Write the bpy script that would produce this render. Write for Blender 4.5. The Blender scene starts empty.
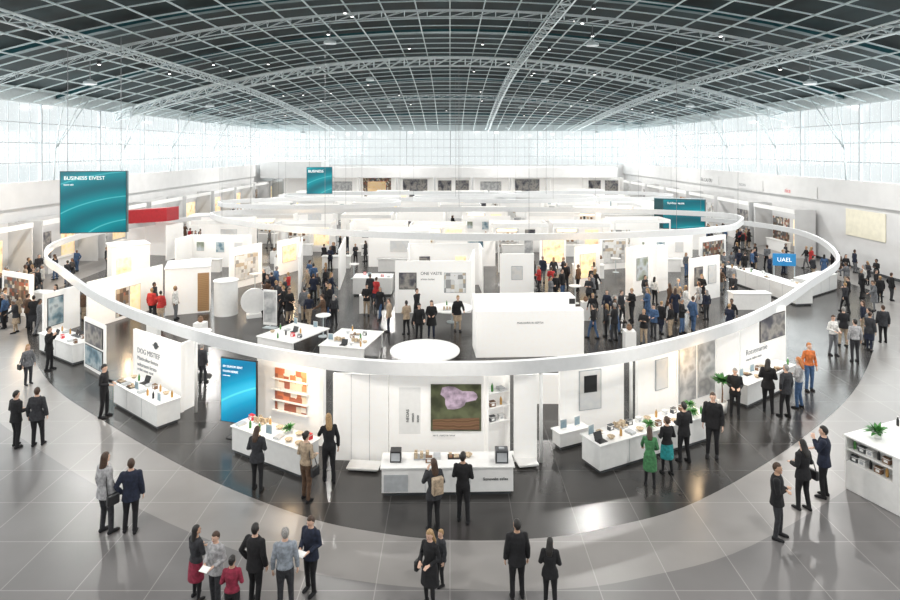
import bpy, bmesh, math, random
from mathutils import Vector, Matrix, geometry
random.seed(7)
H=9.4; F=600.0; CX=450.0; CY=150.0
W=32.0; YB=110.0; YF=-16.0
SC=bpy.context.scene; COL=SC.collection
SC.view_settings.view_transform='Standard'
def G(px,py,z=0.0):
    d=(H-z)*F/(py-CY); return Vector(((px-CX)/F*d,d,z))
# ------------------------------------------------------------ materials
def mat(name,c,rough=0.5,metal=0.0,em=0.0,var=0.08,scale=6.0,emc=None,coat=0.0):
    m=bpy.data.materials.new(name); m.use_nodes=True; nt=m.node_tree; b=nt.nodes['Principled BSDF']
    tc=nt.nodes.new('ShaderNodeTexCoord'); n=nt.nodes.new('ShaderNodeTexNoise'); n.inputs['Scale'].default_value=scale
    r=nt.nodes.new('ShaderNodeValToRGB'); nt.links.new(tc.outputs['Object'],n.inputs['Vector']); nt.links.new(n.outputs['Fac'],r.inputs['Fac'])
    r.color_ramp.elements[0].position=.35; r.color_ramp.elements[1].position=.65
    r.color_ramp.elements[0].color=tuple(x*(1-var) for x in c)+(1,); r.color_ramp.elements[1].color=tuple(min(1,x*(1+var)) for x in c)+(1,)
    nt.links.new(r.outputs['Color'],b.inputs['Base Color'])
    b.inputs['Roughness'].default_value=rough; b.inputs['Metallic'].default_value=metal
    if em>0:
        b.inputs['Emission Color'].default_value=(emc or c)+(1,); b.inputs['Emission Strength'].default_value=em
    if coat: b.inputs['Coat Weight'].default_value=coat
    return m
def picmat(name,cols,scale=3.0,kind='noise',rough=.35,em=0.0,dist=0.0):
    m=bpy.data.materials.new(name); m.use_nodes=True; nt=m.node_tree; b=nt.nodes['Principled BSDF']
    tc=nt.nodes.new('ShaderNodeTexCoord')
    if kind=='noise':
        n=nt.nodes.new('ShaderNodeTexNoise'); n.inputs['Scale'].default_value=scale; n.inputs['Detail'].default_value=2.5; n.inputs['Distortion'].default_value=dist; out=n.outputs['Fac']
    elif kind=='vor':
        n=nt.nodes.new('ShaderNodeTexVoronoi'); n.inputs['Scale'].default_value=scale; n.distance='CHEBYCHEV'; n.inputs['Randomness'].default_value=.45; out=n.outputs['Color']
    else:
        n=nt.nodes.new('ShaderNodeTexWave'); n.inputs['Scale'].default_value=scale; n.inputs['Distortion'].default_value=dist; n.bands_direction='Z'; out=n.outputs['Fac']
    nt.links.new(tc.outputs['Object'],n.inputs['Vector'])
    r=nt.nodes.new('ShaderNodeValToRGB'); r.color_ramp.interpolation='CONSTANT' if kind=='vor' else 'LINEAR'
    while len(r.color_ramp.elements)<len(cols): r.color_ramp.elements.new(.5)
    for i,c in enumerate(cols):
        r.color_ramp.elements[i].position=(.25+.5*i/max(1,len(cols)-1)); r.color_ramp.elements[i].color=c+(1,)
    nt.links.new(out,r.inputs['Fac']); nt.links.new(r.outputs['Color'],b.inputs['Base Color'])
    b.inputs['Roughness'].default_value=rough
    if em: nt.links.new(r.outputs['Color'],b.inputs['Emission Color']); b.inputs['Emission Strength'].default_value=em
    return m
WHITE=mat('white_laminate',(.81,.81,.80),.35,var=.02)
WHITE2=mat('white_panel_fill',(.86,.85,.83),.5,var=.02,em=.15,emc=(1,.97,.93))  # slight emission acts as fill light put into the white booth walls
WALLM=mat('white_plaster',(.63,.63,.63),.7,var=.03,scale=1)
RINGM=mat('ring_white',(.68,.69,.70),.35,var=.02)
GREYL=mat('light_grey',(.42,.44,.46),.4)
MULL=mat('mullion_grey',(.36,.39,.41),.4)
GREYD=mat('dark_grey',(.06,.065,.07),.4)
BLACK=mat('black_plastic',(.015,.015,.017),.35)
STEEL=mat('white_steel',(.56,.62,.64),.35,.1,var=.05)
RIB=mat('rib_paint',(.52,.61,.63),.4,.1,var=.05)
CABLE=mat('cable',(.2,.21,.22),.4,.5)
WOOD=picmat('oak_wood',[(.35,.2,.09),(.5,.31,.15),(.42,.25,.12)],3,'wave',.5,dist=3)
BROWN=picmat('brown_boards',[(.15,.08,.04),(.3,.18,.09),(.2,.1,.06)],2,'wave',.5,dist=4)
RED=mat('red_fascia',(.38,.012,.02),.4)
TEALD=mat('dark_teal',(.01,.07,.085),.35)
GREEN=mat('leaf_green',(.05,.2,.04),.5,var=.5,scale=30)
GOLD=mat('amber',(.5,.28,.08),.3)
SAND=mat('sand_sample',(.5,.4,.28),.7,var=.3,scale=30)
LAMP=mat('lamp_lens',(1,1,1),.3,em=6,emc=(1,.98,.95))
WARML=mat('warm_glow',(1,.8,.5),.3,em=3,emc=(1,.68,.36))
BLUE=mat('sign_blue',(.02,.2,.45),.3,em=.3)
INK=mat('ink',(.03,.035,.04),.5)
INKG=mat('grey_ink',(.22,.23,.25),.5)
INKW=mat('white_ink',(.9,.95,.95),.5,em=.5)
REDINK=mat('red_ink',(.6,.03,.04),.5)
YEL=mat('pale_cream',(.78,.74,.60),.5,var=.05,scale=2)
OLIVE=mat('map_olive',(.085,.095,.05),.4,var=.5,scale=2.5)
PINK=mat('map_pink',(.42,.33,.42),.4,var=.4,scale=5)
PIC={'dark':picmat('pic_dark',[(.02,.02,.03),(.1,.1,.12),(.35,.33,.3),(.04,.04,.05)],1.8),
 'warm':picmat('pic_warm',[(.25,.08,.04),(.5,.2,.08),(.6,.5,.4),(.15,.1,.08)],2.0),
 'land':picmat('pic_land',[(.1,.14,.09),(.32,.35,.28),(.55,.6,.64),(.2,.17,.13)],1.5),
 'lite':picmat('pic_lite',[(.78,.78,.76),(.68,.69,.7),(.75,.73,.7),(.58,.59,.6)],1.5),
 'cool':picmat('pic_cool',[(.04,.07,.1),(.14,.24,.3),(.5,.57,.6),(.08,.12,.16)],1.8),
 'glassy':picmat('pic_translucent',[(.5,.5,.49),(.3,.31,.32),(.58,.58,.58),(.2,.18,.16)],1.6),
 'shelf':picmat('pic_shelf',[(.10,.07,.05),(.45,.38,.28),(.22,.15,.1),(.6,.56,.5),(.3,.1,.06),(.12,.13,.14)],4.5,'vor'),
 'redshelf':picmat('pic_lit_red_shelf',[(.30,.10,.06),(.50,.24,.12),(.62,.54,.44),(.28,.09,.06),(.55,.17,.08),(.7,.66,.6)],4.2,'vor',em=.08),  # faint emission stands in for light on the red shelves
 'shelf2':picmat('pic_shelf_pale',[(.7,.7,.68),(.3,.3,.3),(.6,.6,.6),(.5,.42,.32),(.75,.75,.75)],4,'vor'),
 'beam':picmat('pic_painted_glow',[(.8,.52,.26),(.95,.78,.5),(.55,.33,.18)],1.6,em=.55)}  # warm interior light put into the colour and emission of flat panels
def tealscreen(name,em=.35,c0=(.0,.11,.15),c1=(.0,.165,.21),c2=(.0,.22,.27)):
    m=bpy.data.materials.new(name); m.use_nodes=True; nt=m.node_tree; b=nt.nodes['Principled BSDF']
    tc=nt.nodes.new('ShaderNodeTexCoord'); w=nt.nodes.new('ShaderNodeTexWave'); w.wave_type='RINGS'; w.rings_direction='Y'
    mp=nt.nodes.new('ShaderNodeMapping'); mp.inputs['Location'].default_value=(-4.5,0,2.2); mp.inputs['Scale'].default_value=(1,1,1.7)
    w.inputs['Scale'].default_value=.13; w.inputs['Distortion'].default_value=.8; w.inputs['Detail'].default_value=0
    r=nt.nodes.new('ShaderNodeValToRGB'); r.color_ramp.elements[0].color=c0+(1,); r.color_ramp.elements[1].color=(.06,.42,.48,1)
    e=r.color_ramp.elements.new(.6); e.color=c1+(1,); e=r.color_ramp.elements.new(.993); e.color=c2+(1,); r.color_ramp.elements[3].position=1
    nt.links.new(tc.outputs['Object'],mp.inputs[0]); nt.links.new(mp.outputs[0],w.inputs['Vector']); nt.links.new(w.outputs['Fac'],r.inputs['Fac'])
    nt.links.new(r.outputs['Color'],b.inputs['Base Color']); nt.links.new(r.outputs['Color'],b.inputs['Emission Color'])
    b.inputs['Emission Strength'].default_value=em; b.inputs['Roughness'].default_value=.25
    return m
TEAL=tealscreen('teal_screen',.3)
SCREEN=tealscreen('bright_blue_screen',1.1,(.0,.11,.22),(.0,.19,.33),(.02,.3,.45))
def tiles(name,c1,c2,c3,size,rough,spec=.5):
    m=bpy.data.materials.new(name); m.use_nodes=True; nt=m.node_tree; b=nt.nodes['Principled BSDF']
    tc=nt.nodes.new('ShaderNodeTexCoord'); br=nt.nodes.new('ShaderNodeTexBrick')
    br.offset=0; br.inputs['Scale'].default_value=1; br.inputs['Brick Width'].default_value=size; br.inputs['Row Height'].default_value=size
    br.inputs['Mortar Size'].default_value=.012; br.inputs['Mortar Smooth'].default_value=.1
    br.inputs['Color1'].default_value=c1+(1,); br.inputs['Color2'].default_value=c2+(1,); br.inputs['Mortar'].default_value=c3+(1,)
    n=nt.nodes.new('ShaderNodeTexNoise'); n.inputs['Scale'].default_value=.6; n.inputs['Detail'].default_value=6
    mx=nt.nodes.new('ShaderNodeMix'); mx.data_type='RGBA'; mx.blend_type='OVERLAY'; mx.inputs[0].default_value=.2
    nt.links.new(tc.outputs['Object'],br.inputs['Vector']); nt.links.new(tc.outputs['Object'],n.inputs['Vector'])
    nt.links.new(br.outputs['Color'],mx.inputs[6]); nt.links.new(n.outputs['Fac'],mx.inputs[7]); nt.links.new(mx.outputs[2],b.inputs['Base Color'])
    mr=nt.nodes.new('ShaderNodeMapRange'); mr.inputs[3].default_value=rough-.05; mr.inputs[4].default_value=rough+.07
    nt.links.new(n.outputs['Fac'],mr.inputs[0]); nt.links.new(mr.outputs[0],b.inputs['Roughness']); b.inputs['Specular IOR Level'].default_value=spec
    return m
TILE=tiles('grey_stone_tiles',(.158,.153,.153),(.140,.136,.137),(.26,.252,.245),1.6,.30,.5)
LITBANDF=tiles('lit_band_tiles',(.245,.235,.228),(.23,.22,.213),(.33,.32,.31),1.6,.32,.5)  # brighter light beside the dark floor, painted as lighter tiles
DARKF=tiles('dark_tiles',(.036,.034,.033),(.043,.041,.040),(.085,.083,.08),1.6,.22,.5)
def glassmat():
    m=bpy.data.materials.new('window_glass'); m.use_nodes=True; nt=m.node_tree; nt.nodes.clear()
    o=nt.nodes.new('ShaderNodeOutputMaterial'); t=nt.nodes.new('ShaderNodeBsdfTransparent'); t.inputs[0].default_value=(.97,.99,.985,1)
    g=nt.nodes.new('ShaderNodeBsdfGlossy'); g.inputs['Roughness'].default_value=.05; mx=nt.nodes.new('ShaderNodeMixShader'); mx.inputs[0].default_value=.04
    nt.links.new(t.outputs[0],mx.inputs[1]); nt.links.new(g.outputs[0],mx.inputs[2]); nt.links.new(mx.outputs[0],o.inputs[0]); return m
GLASS=glassmat()
CEILM=mat('ceiling_dark',(.007,.021,.025),.8,var=.5,scale=.4)
# ------------------------------------------------------------ mesh builder
class MB:
    def __init__(s): s.v=[]; s.f=[]; s.m=[]
    def add(s,vs,fs,m=0):
        o=len(s.v); s.v+= [tuple(v) for v in vs]; s.f+=[tuple(i+o for i in f) for f in fs]; s.m+=[m]*len(fs); return s
    def box(s,x0,x1,y0,y1,z0,z1,m=0):
        return s.add([(x0,y0,z0),(x1,y0,z0),(x1,y1,z0),(x0,y1,z0),(x0,y0,z1),(x1,y0,z1),(x1,y1,z1),(x0,y1,z1)],
          [(0,3,2,1),(4,5,6,7),(0,1,5,4),(1,2,6,5),(2,3,7,6),(3,0,4,7)],m)
    def lathe(s,prof,c=(0,0,0),n=20,m=0):
        vs=[];fs=[]
        for r,z in prof:
            for i in range(n):
                a=2*math.pi*i/n; vs.append((c[0]+r*math.cos(a),c[1]+r*math.sin(a),c[2]+z))
        for j in range(len(prof)-1):
            for i in range(n): fs.append((j*n+i,j*n+(i+1)%n,(j+1)*n+(i+1)%n,(j+1)*n+i))
        fs.append(tuple(reversed(range(n)))); fs.append(tuple(range((len(prof)-1)*n,len(prof)*n)))
        return s.add(vs,fs,m)
    def loft(s,rings,n=12,m=0):
        vs=[];fs=[]
        for c,u,v in rings:
            for i in range(n):
                a=2*math.pi*i/n; vs.append(c+u*math.cos(a)+v*math.sin(a))
        for j in range(len(rings)-1):
            for i in range(n): fs.append((j*n+i,j*n+(i+1)%n,(j+1)*n+(i+1)%n,(j+1)*n+i))
        fs.append(tuple(reversed(range(n)))); fs.append(tuple(range((len(rings)-1)*n,len(rings)*n)))
        return s.add(vs,fs,m)
    def limb(s,pts,rads,n=10,m=0,ref=None):
        pts=[Vector(p) for p in pts]; rings=[]
        for i,p in enumerate(pts):
            d=(pts[min(i+1,len(pts)-1)]-pts[max(i-1,0)]).normalized()
            rf=ref or (Vector((1,0,0)) if abs(d.x)<.8 else Vector((0,1,0)))
            u=(rf-d*rf.dot(d)).normalized(); v=d.cross(u); rings.append((p,u*rads[i],v*rads[i]))
        return s.loft(rings,n,m)
    def ell(s,c,rx,ry,rz,n=12,k=8,m=0,RM=None,fn=None):
        c=Vector(c); vs=[];fs=[]
        for j in range(1,k):
            t=math.pi*j/k
            for i in range(n):
                a=2*math.pi*i/n; d=Vector((math.sin(t)*math.cos(a),math.sin(t)*math.sin(a),math.cos(t)))
                q=fn(d) if fn else 1.0
                p=Vector((d.x*rx,d.y*ry,d.z*rz))*q; vs.append(c+(RM@p if RM else p))
        top=Vector((0,0,rz)); bot=Vector((0,0,-rz))
        if fn: top*=fn(Vector((0,0,1))); bot*=fn(Vector((0,0,-1)))
        vs.append(c+(RM@top if RM else top)); vs.append(c+(RM@bot if RM else bot)); T=len(vs)-2;B=len(vs)-1
        for j in range(k-2):
            for i in range(n): fs.append((j*n+i,(j+1)*n+i,(j+1)*n+(i+1)%n,j*n+(i+1)%n))
        for i in range(n): fs.append((T,i,(i+1)%n)); fs.append((B,(k-2)*n+(i+1)%n,(k-2)*n+i))
        return s.add(vs,fs,m)
    def mesh(s,name,mats=(),smooth=False):
        me=bpy.data.meshes.new(name); me.from_pydata(s.v,[],s.f)
        for x in mats: me.materials.append(x)
        if any(s.m): me.polygons.foreach_set('material_index',s.m)
        if smooth: me.polygons.foreach_set('use_smooth',[True]*len(me.polygons))
        me.update(); return me
def setp(o,label=None,cat=None,group=None,kind=None):
    if label: o['label']=label
    if cat: o['category']=cat
    if group: o['group']=group
    if kind: o['kind']=kind
def O(name,mb,mats,parent=None,M=None,label=None,cat=None,group=None,kind=None,smooth=False,bevel=0,link=True):
    me=mb if isinstance(mb,bpy.types.Mesh) else mb.mesh(name,mats,smooth)
    o=bpy.data.objects.new(name,me)
    if link: COL.objects.link(o)
    if parent: o.parent=parent
    if M is not None: o.matrix_basis=M
    if bevel:
        b=o.modifiers.new('bevel','BEVEL'); b.width=bevel; b.segments=2; b.limit_method='ANGLE'
    setp(o,label,cat,group,kind); return o
def E(name,M,label,cat,group=None,link=True):
    o=bpy.data.objects.new(name,None); o.empty_display_size=.2
    if link: COL.objects.link(o)
    o.matrix_basis=M; setp(o,label,cat,group); return o
TC={}
def text(parent,s,size,loc,m,rot=None,link=True,name='lettering',align='LEFT',ext=.004):
    key=(s,size,m.name,align)
    if key not in TC:
        cu=bpy.data.curves.new('txt','FONT'); cu.body=s; cu.size=size; cu.extrude=ext; cu.align_x=align
        t=bpy.data.objects.new('txt',cu); COL.objects.link(t); dg=bpy.context.evaluated_depsgraph_get()
        me=bpy.data.meshes.new_from_object(t.evaluated_get(dg)); me.materials.clear(); me.materials.append(m)
        bpy.data.objects.remove(t); TC[key]=me
    o=bpy.data.objects.new(name,TC[key]); 
    if link: COL.objects.link(o)
    o.parent=parent; o.matrix_basis=Matrix.Translation(loc)@(rot or Matrix.Rotation(math.pi/2,4,'X')); return o
def frame(a,b):
    a=Vector((a[0],a[1],0)); b=Vector((b[0],b[1],0)); u=(b-a).normalized(); L=(b-a).length
    M=Matrix.Identity(4); M.col[0]=(u.x,u.y,0,0); M.col[1]=(-u.y,u.x,0,0); M.col[3]=(a.x,a.y,0,1); return M,L
OCC=[]
def occ(M,L,D,pad=.35,y0=0): OCC.append((M.inverted(),L,D,pad,y0))
def free(p,ex=0):
    for Mi,L,D,pad,y0 in OCC:
        q=Mi@Vector((p[0],p[1],0))
        if -pad-ex<q.x<L+pad+ex and y0-pad-ex<q.y<D+pad+ex: return False
    return True
# ------------------------------------------------------------ people
def remesh(mb,vox,smooth=2):
    me=mb.mesh('tmp'); ob=bpy.data.objects.new('tmp',me); COL.objects.link(ob)
    m=ob.modifiers.new('r','REMESH'); m.mode='VOXEL'; m.voxel_size=vox
    if smooth:
        s=ob.modifiers.new('s','SMOOTH'); s.factor=.5; s.iterations=smooth
    dg=bpy.context.evaluated_depsgraph_get(); me2=bpy.data.meshes.new_from_object(ob.evaluated_get(dg))
    bpy.data.objects.remove(ob); bpy.data.meshes.remove(me)
    me2.polygons.foreach_set('use_smooth',[True]*len(me2.polygons)); return me2
D_=((.235,.02,1.14),(.25,-.05,.875)); HOLD=((.235,.02,1.15),(.12,-.24,1.1)); HI=((.24,-.1,1.2),(.08,-.2,1.42))
CR=((.225,-.03,1.15),(-.05,-.2,1.19)); PO=((.3,.07,1.17),(.2,-.03,.95)); RE=((.22,-.17,1.22),(.2,-.42,1.12)); SW1=((.23,.12,1.15),(.23,.1,.9)); SW2=((.23,-.1,1.15),(.22,-.27,.95))
POSES={
 'stand':dict(L=D_,R=D_,fl=(.10,.0),fr=(.13,-.06),yaw=.25),
 'pocket':dict(L=PO,R=D_,fl=(.15,-.07),fr=(.09,.04),yaw=.3),
 'hold':dict(L=HOLD,R=HOLD,fl=(.11,-.04),fr=(.13,.06),pitch=.25,yaw=-.15),
 'phone':dict(L=HI,R=HOLD,fl=(.12,0),fr=(.09,.03),pitch=.1),
 'cross':dict(L=CR,R=CR,fl=(.14,-.06),fr=(.12,.03),yaw=-.3),
 'reach':dict(L=RE,R=D_,fl=(.1,-.08),fr=(.11,.08),lean=.12,pitch=.15),
 'walk':dict(L=SW1,R=SW2,fl=(.09,-.24),fr=(.09,.22)),
 'lean':dict(L=RE,R=HOLD,fl=(.12,-.05),fr=(.12,.06),lean=.32,pitch=.2),
 'photo':dict(L=HI,R=HI,fl=(.12,-.04),fr=(.12,.04)),
}
def person_parts(pose,sex,top,bot,hair,vox):
    P=POSES[pose]; ln=P.get('lean',0); piv=Vector((0,0,.93)); RX=Matrix.Rotation(ln,3,'X')
    U=lambda p:(RX@(Vector(p)-piv))+piv
    fem=sex=='f'; sw=.158 if fem else .178; wa=.118 if fem else .142; hp=.172 if fem else .16
    tor=[(.82,.12,.085),(.88,hp*.97,.108),(.96,hp,.11),(1.08,wa,.098),(1.2,wa+.018,.112 if not fem else .118),(1.32,sw+.0,.118 if not fem else .128),(1.41,sw-.012,.1),(1.465,.09,.07),(1.51,.054,.056),(1.58,.05,.054)]
    def rings(tr,inf,flare=None):
        out=[]
        for z,rx,ry in tr: out.append((U((0,.0,z)) if z>.93 else Vector((0,0,z)),Vector((rx+inf,0,0)),(RX@Vector((0,ry+inf,0))) if z>.93 else Vector((0,ry+inf,0))))
        return out
    b=MB(); b.loft(rings(tor,0),16)
    HR=RX@Matrix.Rotation(P.get('yaw',0),3,'Z')@Matrix.Rotation(P.get('pitch',0),3,'X')
    hc=U((0,-.012,1.635))
    def hl(p): return hc+HR@Vector(p)
    def hf(d): 
        q=1.0
        if d.z<-.2: q-=.10*(-d.z-.2)*(1 if d.y<0 else 1.4)
        return q
    b.ell(hc,.074,.094,.118,16,12,RM=HR,fn=hf)
    b.ell(hl((0,-.096,-.015)),.012,.018,.022,8,6,RM=HR); b.ell(hl((0,-.078,-.09)),.026,.022,.02,8,6,RM=HR)
    for s in(-1,1): b.ell(hl((s*.076,.005,-.01)),.012,.02,.03,8,6,RM=HR)
    wr={}
    for s,k in((1,'L'),(-1,'R')):
        e,w=P[k]; sh=U((s*sw*.97,0,1.405)); e=U((s*e[0],e[1],e[2])); w=U((s*w[0],w[1],w[2]))
        b.limb([sh,sh.lerp(e,.4),e,e.lerp(w,.35),w],[.052,.046,.037,.037,.025]); b.ell(sh,.058,.056,.056)
        d=(w-e).normalized(); side=Vector((0,-1,0)) if abs(d.y)<.6 else Vector((-s,0,0)); side=(side-d*side.dot(d)).normalized(); nn=d.cross(side)
        if nn.dot(Vector((-s,0,-.5)))<0: nn=-nn
        wr[k]=(sh,e,w,d,side,nn)
        b.loft([(w-d*.01,side*.024,nn*.02),(w+d*.03,side*.038,nn*.017),(w+d*.075,side*.043,nn*.016),(w+d*.1,side*.038,nn*.013)],10)
        for i,l in enumerate((.062,.07,.066,.052)):
            q=w+d*.085+side*(1.5-i)*.0215; d2=(d+nn*.35+side*(1.5-i)*.06).normalized(); d3=(d+nn*1.1).normalized()
            b.limb([q,q+d2*l*.5,q+d2*l*.5+d3*l*.5],[.0105,.0098,.0085],7)
        q=w+d*.025+side*.03; d2=(d*.65+side*.75+nn*.2).normalized(); b.limb([q,q+d2*.035,q+d2*.04+(d+nn*.3).normalized()*.028],[.0135,.012,.0095],7)
    legs={}
    for s,k in((1,'fl'),(-1,'fr')):
        fx,fy=P[k]; hip=Vector((s*.088,0,.9)); an=Vector((s*fx,fy,.085)); kn=hip.lerp(an,.5)+Vector((0,-.035 if fy>=-.15 else -.05,0))
        legs[k]=(hip,kn,an)
        b.limb([hip,hip.lerp(kn,.4),kn,kn.lerp(an,.3),an],[.088,.078,.053,.053,.034])
        b.loft([(an+Vector((0,.05,-.06)),Vector((.025,0,0)),Vector((0,0,.02))),(an+Vector((0,.0,-.045)),Vector((.033,0,0)),Vector((0,0,.035))),(an+Vector((0,-.09,-.06)),Vector((.04,0,0)),Vector((0,0,.02))),(an+Vector((0,-.15,-.065)),Vector((.03,0,0)),Vector((0,0,.014)))],10)
    out={'body':remesh(b,vox,1)}
    gv=max(vox,.013)
    t=MB(); hem={'jacket':.80,'top':.93,'dress':.52,'coat':.60}[top]; inf={'jacket':.026,'top':.014,'dress':.014,'coat':.03}[top]
    tr=[x for x in tor if x[0]>hem+.02 and x[0]<1.43]
    if hem<.85:
        fl=.02 if top=='jacket' else .05
        tr=[x for x in tr if x[0]>.9]; lo=[(hem,hp+fl,.115+fl)]
        if hem<.7: lo+=[(.78,hp+.025,.125)]
        tr=lo+tr
    else: tr=[(hem,hp,.11)]+tr
    tr+=[(1.425,sw-.02,.092),(1.475,.085,.066),(1.49,.072,.066)]
    t.loft(rings(tr,inf),18)
    for k,(sh,e,w,d,side,nn) in wr.items():
        g=inf*.75; t.limb([sh,sh.lerp(e,.4),e,e.lerp(w,.4),w-d*.02],[.055+g,.049+g,.042+g,.04+g,.033+g]); t.ell(sh,.06+g,.058+g,.055+g)
    out['top']=remesh(t,gv,2)
    q=MB()
    if bot=='trousers':
        for k,(hip,kn,an) in legs.items():
            q.limb([hip+Vector((0,0,.04)),hip.lerp(kn,.4),kn,kn.lerp(an,.4),an+Vector((0,.005,-.02))],[.098,.092,.066,.06,.052])
        q.loft(rings([(.82,.12,.09),(.9,hp+.01,.118),(.99,hp*.95,.112)],.005),14)
        out['bottom']=remesh(q,gv,2)
    elif bot=='skirt':
        q.loft(rings([(.5,.2,.17),(.7,.2,.15),(.88,hp+.015,.125),(1.0,hp*.9,.108)],.006),18); out['bottom']=remesh(q,gv,2)
    if bot in('skirt','none'):
        q=MB()
        for k,(hip,kn,an) in legs.items():
            q.limb([hip,hip.lerp(kn,.4),kn,kn.lerp(an,.3),an],[.092,.082,.057,.057,.038])
        out['tights' if bot=='skirt' else 'bottom']=remesh(q,gv,1)
    q=[]
    for k,(hip,kn,an) in legs.items():
        z=MB(); X=lambda r:Vector((r,0,0)); Z=lambda r:Vector((0,0,r)); c=Vector((an.x,an.y,0))
        z.loft([(c+Vector((0,.075,.04)),X(.022),Z(.03)),(c+Vector((0,.055,.045)),X(.038),Z(.045)),(c+Vector((0,0,.05)),X(.043),Z(.05)),(c+Vector((0,-.09,.036)),X(.05),Z(.036)),(c+Vector((0,-.15,.03)),X(.045),Z(.03)),(c+Vector((0,-.185,.022)),X(.022),Z(.018))],12)
        q.append(z.mesh('shoe',smooth=True))
    out['shoes']=q
    if hair!='bald':
        h=MB()
        def ff(d):
            if d.y<-.2 and d.z<.42: return .82
            if d.z<-.35 and d.y<.3: return .82
            return 1.0
        h.ell(hl((0,.008,.012)),.084,.102,.121,20,16,RM=HR,fn=ff)
        if hair=='long':
            h.loft([(hl((0,.03,.03)),HR@Vector((.078,0,0)),HR@Vector((0,.07,0))),(hl((0,.05,-.08)),HR@Vector((.088,0,0)),HR@Vector((0,.06,0))),(hl((0,.075,-.19)),HR@Vector((.09,0,0)),HR@Vector((0,.05,0))),(hl((0,.085,-.29)),HR@Vector((.06,0,0)),HR@Vector((0,.028,0)))],14)
        if hair=='bun': h.ell(hl((0,.11,.05)),.045,.045,.045)
        out['hair']=h.mesh('hair',smooth=True) if hair=='short' else remesh(h,gv,1)
    f=[]
    for s in(-1,1):
        z=MB(); z.ell(hl((s*.03,-.086,.008)),.011,.008,.007,8,6,RM=HR); f.append(z.mesh('eye',smooth=True))
    z=MB(); z.ell(hl((0,-.088,-.058)),.022,.009,.006,10,6,RM=HR); out['mouth']=z.mesh('mouth',smooth=True)
    out['eyes']=f
    c=(wr['L'][2]+wr['R'][2])/2; out['hands']=c; return out
PC={}
def parts(*k):
    if k not in PC: PC[k]=person_parts(*k)
    return PC[k]
SK={'a':mat('skin_light',(.62,.40,.30),.55,var=.05),'b':mat('skin_tan',(.46,.28,.19),.55,var=.05),'c':mat('skin_brown',(.2,.11,.07),.55,var=.05)}
CL={n:mat('cloth_'+n,c,.9,var=.25,scale=14) for n,c in dict(black=(.010,.010,.012),char=(.028,.029,.034),navy=(.012,.017,.036),grey=(.13,.135,.145),lgrey=(.33,.33,.34),white=(.65,.64,.62),beige=(.36,.28,.2),red=(.4,.03,.03),crimson=(.22,.02,.045),brown=(.09,.05,.03),blue=(.05,.10,.2),teal=(.02,.24,.25),green=(.05,.17,.07),orange=(.5,.14,.04),olive=(.12,.12,.06),shirt=(.24,.27,.31)).items()}
HC={n:mat('hair_'+n,c,.5,var=.3,scale=40) for n,c in dict(black=(.012,.01,.009),brown=(.05,.025,.014),blond=(.32,.2,.09),grey=(.25,.24,.23),ginger=(.35,.12,.03)).items()}
EYE=mat('eye_dark',(.03,.02,.02),.2); LIP=mat('lips',(.35,.1,.09),.5)
CN=dict(black='black',char='charcoal',navy='navy',grey='grey',lgrey='pale grey',white='white',beige='beige',red='red',crimson='crimson',brown='brown',blue='blue',teal='teal',green='green',orange='orange',olive='olive',shirt='steel-blue')
def withmat(me,m):
    me=me.copy(); me.materials.clear(); me.materials.append(m); return me
PLACED=[]
def person(px,py,ang,pose,sex,top,tc,bot,bc,hair,hc,ht=1.74,sk='a',extra='',vox=.010,pos=None):
    P=parts(pose,sex,top,bot,hair,vox); p=pos or G(px,py); s=ht/1.753
    M=Matrix.Translation((p.x,p.y,0))@Matrix.Rotation(math.radians(ang),4,'Z')@Matrix.Scale(s,4)
    tn={'jacket':'jacket','top':'top','dress':'dress','coat':'coat'}[top]
    pn={'stand':'arms down','pocket':'hand at pocket','hold':'hands in front','phone':'hand near face','cross':'arms folded','reach':'reaching forward','walk':'walking','lean':'leaning forward','photo':'hands near face'}[pose]
    lab='person in %s %s%s, %s'%(CN[tc],tn,(' and '+CN[bc]+' '+bot) if bot in('trousers','skirt') else '',pn)
    o=O('person',withmat(P['body'],SK[sk]),None,M=M,label=lab,cat='person')
    O({'jacket':'jacket','top':'shirt','dress':'dress','coat':'coat'}[top],withmat(P['top'],CL[tc]),None,o)
    if bot!='none': O(bot,withmat(P['bottom'],CL[bc]),None,o)
    else: O('tights',withmat(P['bottom'],CL['black']),None,o)
    if 'tights' in P: O('tights',withmat(P['tights'],CL['black']),None,o)
    for x in P['shoes']: O('shoe',withmat(x,CL['black']),None,o)
    if 'hair' in P: O('hair',withmat(P['hair'],HC[hc]),None,o)
    for x in P['eyes']: O('eye',withmat(x,EYE),None,o)
    O('mouth',withmat(P['mouth'],LIP),None,o)
    if extra=='papers':
        c=P['hands']; O('paper_sheets',MB().box(-.11,.11,-.17,-.02,.0,.012),[WHITE],M=M@Matrix.Translation(c+Vector((0,-.03,.02)))@Matrix.Rotation(.3,4,'X'),label='white paper sheets held in two hands',cat='papers')
    if extra=='bag':
        mb=MB(); mb.box(-.05,.05,-.13,.13,0,.24); b=O('shoulder_bag',mb,[BLACK],M=M@Matrix.Translation((-.33,.02,.72)),label='black shoulder bag hanging at the hip',cat='bag',bevel=.03)
        O('strap',MB().limb([(.03,-.1,.22),(.11,-.06,.5),(.22,-.02,.76),(.11,.08,.5),(.03,.1,.22)],[.012]*5,6),[BLACK],parent=b)
    if extra=='pack':
        O('backpack',MB().box(-.14,.14,.15,.29,1.0,1.4).box(-.1,.1,.29,.33,1.03,1.2),[CL['beige']],M=M,label='beige backpack worn on the back',cat='backpack',bevel=.035)
    PLACED.append(Vector((p.x,p.y))); return o,M
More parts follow.
